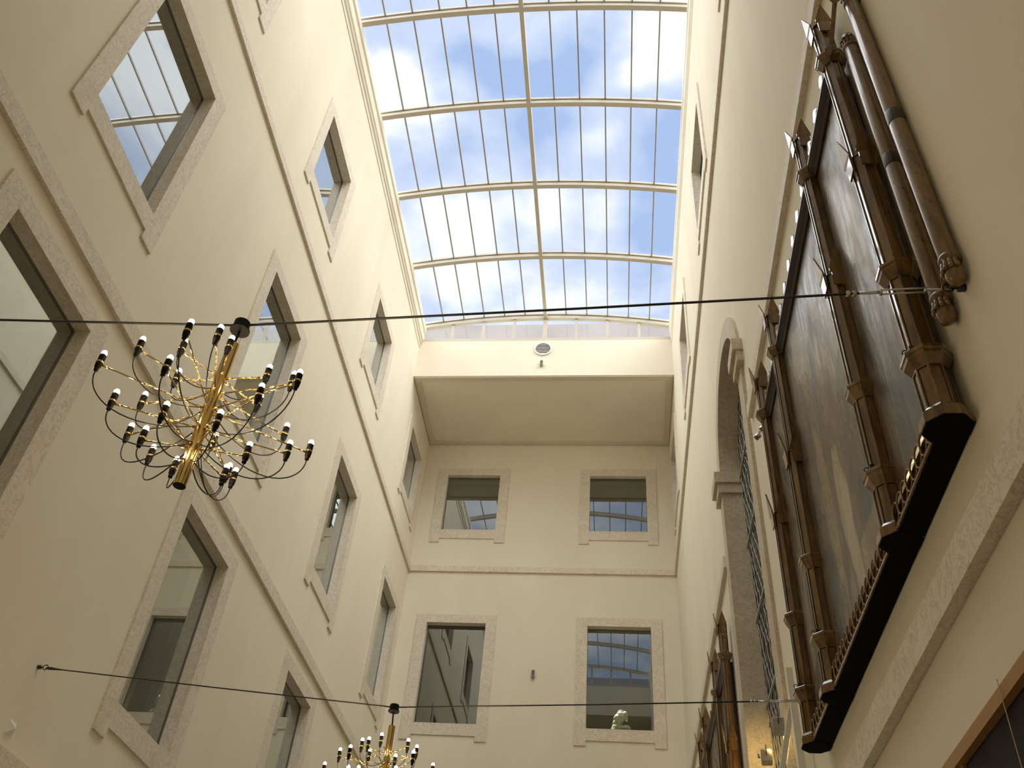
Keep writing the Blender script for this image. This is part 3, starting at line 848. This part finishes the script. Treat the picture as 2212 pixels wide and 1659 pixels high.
# ------------------------------------------------------------------ white bracket and spotlights by the arched window
br = tag(empty('spotlight_bracket', (XR, 7.7, 3.79)), 'white painted post with a diagonal brace beside the arched window', 'bracket')
def bpart(name, bm, m):
    o = obj(name, bm, m, br); o.matrix_parent_inverse = Matrix.Translation(-Vector(br.location)); return o
bpart('post', boxm(XR-.12, XR-.07, 7.02, 7.07, 3.4, 4.98), M['white'])
bm = bmesh.new(); prism(bm, [(XR-.12, 7.03, 4.72), (XR-.12, 7.07, 4.72), (XR-.20, 7.9, 4.20), (XR-.20, 7.86, 4.17)], (.04, 0, 0)); bpart('brace', bm, M['white'])
def spotlight(p, aim, label):
    s = tag(empty('spotlight', p), label, 'spotlight', 'grey spotlights clamped by the arched window')
    d = Vector(aim).normalized()
    q = d.to_track_quat('Z', 'Y'); s.rotation_mode = 'QUATERNION'; s.rotation_quaternion = q
    obj('housing', bevel(boxm(-.045, .045, -.05, .05, -.09, .09), .008), M['grey'], s)
    obj('lens', boxm(-.036, .036, -.04, .04, .0905, .093), M['spotlens'], s)
    bm = bmesh.new(); tube(bm, bez((0, .0, -.09), (0, .02, -.16), (.0, .10, -.14), (0, .09, -.02), 10), .004, 6); obj('cord', bm, M['cable'], s, smooth=True)
    bm = bmesh.new(); tube(bm, [(.05, 0, 0), (.065, 0, 0), (.065, 0, -.12)], .008, 6); obj('yoke', bm, M['grey'], s)
    return s
SPOTS = [(Vector((1.30, 7.45, 4.68)), 'upper grey spotlight clamped on the white bracket'), (Vector((1.26, 7.95, 4.62)), 'middle grey spotlight on the white bracket'), (Vector((1.26, 8.25, 4.42)), 'lowest grey spotlight, cut by the bottom edge')]
AIM = [(.12, 1, .10), (.14, 1, .16), (.14, 1, .12)]
for (p, l), aim in zip(SPOTS, AIM): spotlight(p, aim, l)

# ------------------------------------------------------------------ lights
def lamp(kind, name, loc_, energy, col, **k):
    l = bpy.data.lights.new(name, kind); l.energy = energy; l.color = col
    for a, v in k.items(): setattr(l, a, v)
    o = bpy.data.objects.new(name, l); COL.objects.link(o); o.location = loc_
    return o
for d, e in (((.54, -.50, .68), 2.5), ((.64, -.10, .76), 1.9), ((-.62, -.36, .70), 2.5), ((-.50, .28, .82), 1.8)):  # added wide fill suns brighten the walls, standing in for a stronger sky
    o = lamp('SUN', 'fill_sun', (0, 0, 30), e, (1, .965, .90), angle=math.radians(58))
    o.rotation_mode = 'QUATERNION'; o.rotation_quaternion = Vector(d).to_track_quat('Z', 'Y')
for (p, l), aim in zip(SPOTS[:2], AIM[:2]):
    d = Vector(aim).normalized()
    o = lamp('SPOT', 'spot_beam', p + d*.12, 90, (1, .66, .22), spot_size=math.radians(48), spot_blend=.8, shadow_soft_size=.03)
    o.rotation_mode = 'QUATERNION'; o.rotation_quaternion = (-d).to_track_quat('Z', 'Y')
o = lamp('SPOT', 'statue_fill_spot', (-.25, D+.75, 11.6), 1300, (1, .95, .75), spot_size=math.radians(34), spot_blend=.6, shadow_soft_size=.06)  # unseen spot added to brighten the statue behind the glass
o.rotation_mode = 'QUATERNION'; o.rotation_quaternion = Vector((-.38, .19, 1.75)).to_track_quat('Z', 'Y')

# ------------------------------------------------------------------ sky
w = bpy.data.worlds.new('sky'); SC.world = w; w.use_nodes = True
nt = w.node_tree; bg = nt.nodes['Background']
tc = nt.nodes.new('ShaderNodeTexCoord')
# project the direction on a flat cloud deck so that clouds keep one size overhead
sp = nt.nodes.new('ShaderNodeSeparateXYZ'); nt.links.new(tc.outputs['Generated'], sp.inputs[0])
zc = nd(nt, 'ShaderNodeMath', operation='MAXIMUM'); nt.links.new(sp.outputs['Z'], zc.inputs[0]); zc.inputs[1].default_value = .12
dx = nd(nt, 'ShaderNodeMath', operation='DIVIDE'); nt.links.new(sp.outputs['X'], dx.inputs[0]); nt.links.new(zc.outputs[0], dx.inputs[1])
dy = nd(nt, 'ShaderNodeMath', operation='DIVIDE'); nt.links.new(sp.outputs['Y'], dy.inputs[0]); nt.links.new(zc.outputs[0], dy.inputs[1])
cb = nt.nodes.new('ShaderNodeCombineXYZ'); nt.links.new(dx.outputs[0], cb.inputs[0]); nt.links.new(dy.outputs[0], cb.inputs[1]); cb.inputs[2].default_value = 2.3
n0 = nd(nt, 'ShaderNodeTexNoise', Scale=2.6, Detail=5, Roughness=.55); nt.links.new(cb.outputs[0], n0.inputs['Vector'])
wsub = nd(nt, 'ShaderNodeVectorMath', operation='SUBTRACT'); nt.links.new(n0.outputs['Color'], wsub.inputs[0]); wsub.inputs[1].default_value = (.5, .5, .5)
wsc = nd(nt, 'ShaderNodeVectorMath', operation='SCALE'); nt.links.new(wsub.outputs[0], wsc.inputs[0]); wsc.inputs['Scale'].default_value = .28
wad = nd(nt, 'ShaderNodeVectorMath', operation='ADD'); nt.links.new(cb.outputs[0], wad.inputs[0]); nt.links.new(wsc.outputs[0], wad.inputs[1])
n1 = nd(nt, 'ShaderNodeTexNoise', Scale=3.6, Detail=6, Roughness=.52, Distortion=.4); nt.links.new(cb.outputs[0], n1.inputs['Vector'])
acc = n1.outputs['Fac']
# cloud masses and clear patches on the cloud deck: x/z, y/z of the sky direction, radius, weight
DECK = [(0.0, -1.25, 1.15, .26), (.58, .58, .5, .17), (-0.286, 0.538, 0.067, 0.24), (-0.290, 0.587, 0.052, 0.20), (0.052, 0.553, 0.069, 0.26), (0.009, 0.575, 0.049, 0.16), (0.030, 0.501, 0.057, 0.22), (-0.108, 0.762, 0.081, 0.20), (-0.218, 0.782, 0.077, 0.18), (-0.021, 0.764, 0.055, 0.12), (-0.209, 0.866, 0.080, 0.14), (-0.055, 0.676, 0.053, 0.12), (-0.268, 0.734, 0.044, 0.08), (-0.167, 0.520, 0.070, -0.20), (-0.110, 0.546, 0.060, -0.22), (-0.064, 0.513, 0.047, -0.12), (-0.249, 0.655, 0.048, -0.12), (-0.140, 0.632, 0.064, -0.14), (0.056, 0.673, 0.057, -0.16), (0.059, 0.790, 0.068, -0.16), (0.037, 0.898, 0.079, -0.16), (-0.057, 0.905, 0.060, -0.10), (-0.271, 0.919, 0.056, -0.12), (-0.194, 0.480, 0.047, -0.05)]
for (cx, cy, rad, wt) in DECK:
    df = nd(nt, 'ShaderNodeVectorMath', operation='DISTANCE'); nt.links.new(wad.outputs[0], df.inputs[0]); df.inputs[1].default_value = (cx, cy, 2.3)
    mr = nd(nt, 'ShaderNodeMapRange', interpolation_type='SMOOTHSTEP'); nt.links.new(df.outputs['Value'], mr.inputs['Value'])
    mr.inputs['From Min'].default_value = 0; mr.inputs['From Max'].default_value = rad; mr.inputs['To Min'].default_value = wt; mr.inputs['To Max'].default_value = 0
    ad = nd(nt, 'ShaderNodeMath', operation='ADD'); nt.links.new(acc, ad.inputs[0]); nt.links.new(mr.outputs[0], ad.inputs[1]); acc = ad.outputs[0]
r1 = ramp(nt, acc, [(.40, (0,0,0)), (.55, (.36,.36,.36)), (.72, (1,1,1))])
blue = (.355, .475, .735)
c = mix(nt, r1, blue, (.98, .985, 1.02))
nt.links.new(c, bg.inputs['Color']); bg.inputs['Strength'].default_value = 1.02

# ------------------------------------------------------------------ camera and view
cd = bpy.data.cameras.new('camera'); cam = bpy.data.objects.new('camera', cd); COL.objects.link(cam)
cd.sensor_fit = 'HORIZONTAL'; cd.sensor_width = 36; cd.lens = 36*FPX/2212; cd.clip_start = .05; cd.clip_end = 500
m = Matrix((CR, CU, -CF)).transposed().to_4x4(); m.translation = EYE
cam.matrix_world = m
SC.camera = cam
vs = SC.view_settings
vs.view_transform = 'Standard'; vs.look = 'None'; vs.gamma = 1; vs.exposure = 0.30; vs.use_curve_mapping = False
SC.cycles.max_bounces = 9; SC.cycles.diffuse_bounces = 5; SC.cycles.transparent_max_bounces = 16; SC.cycles.sample_clamp_indirect = 6
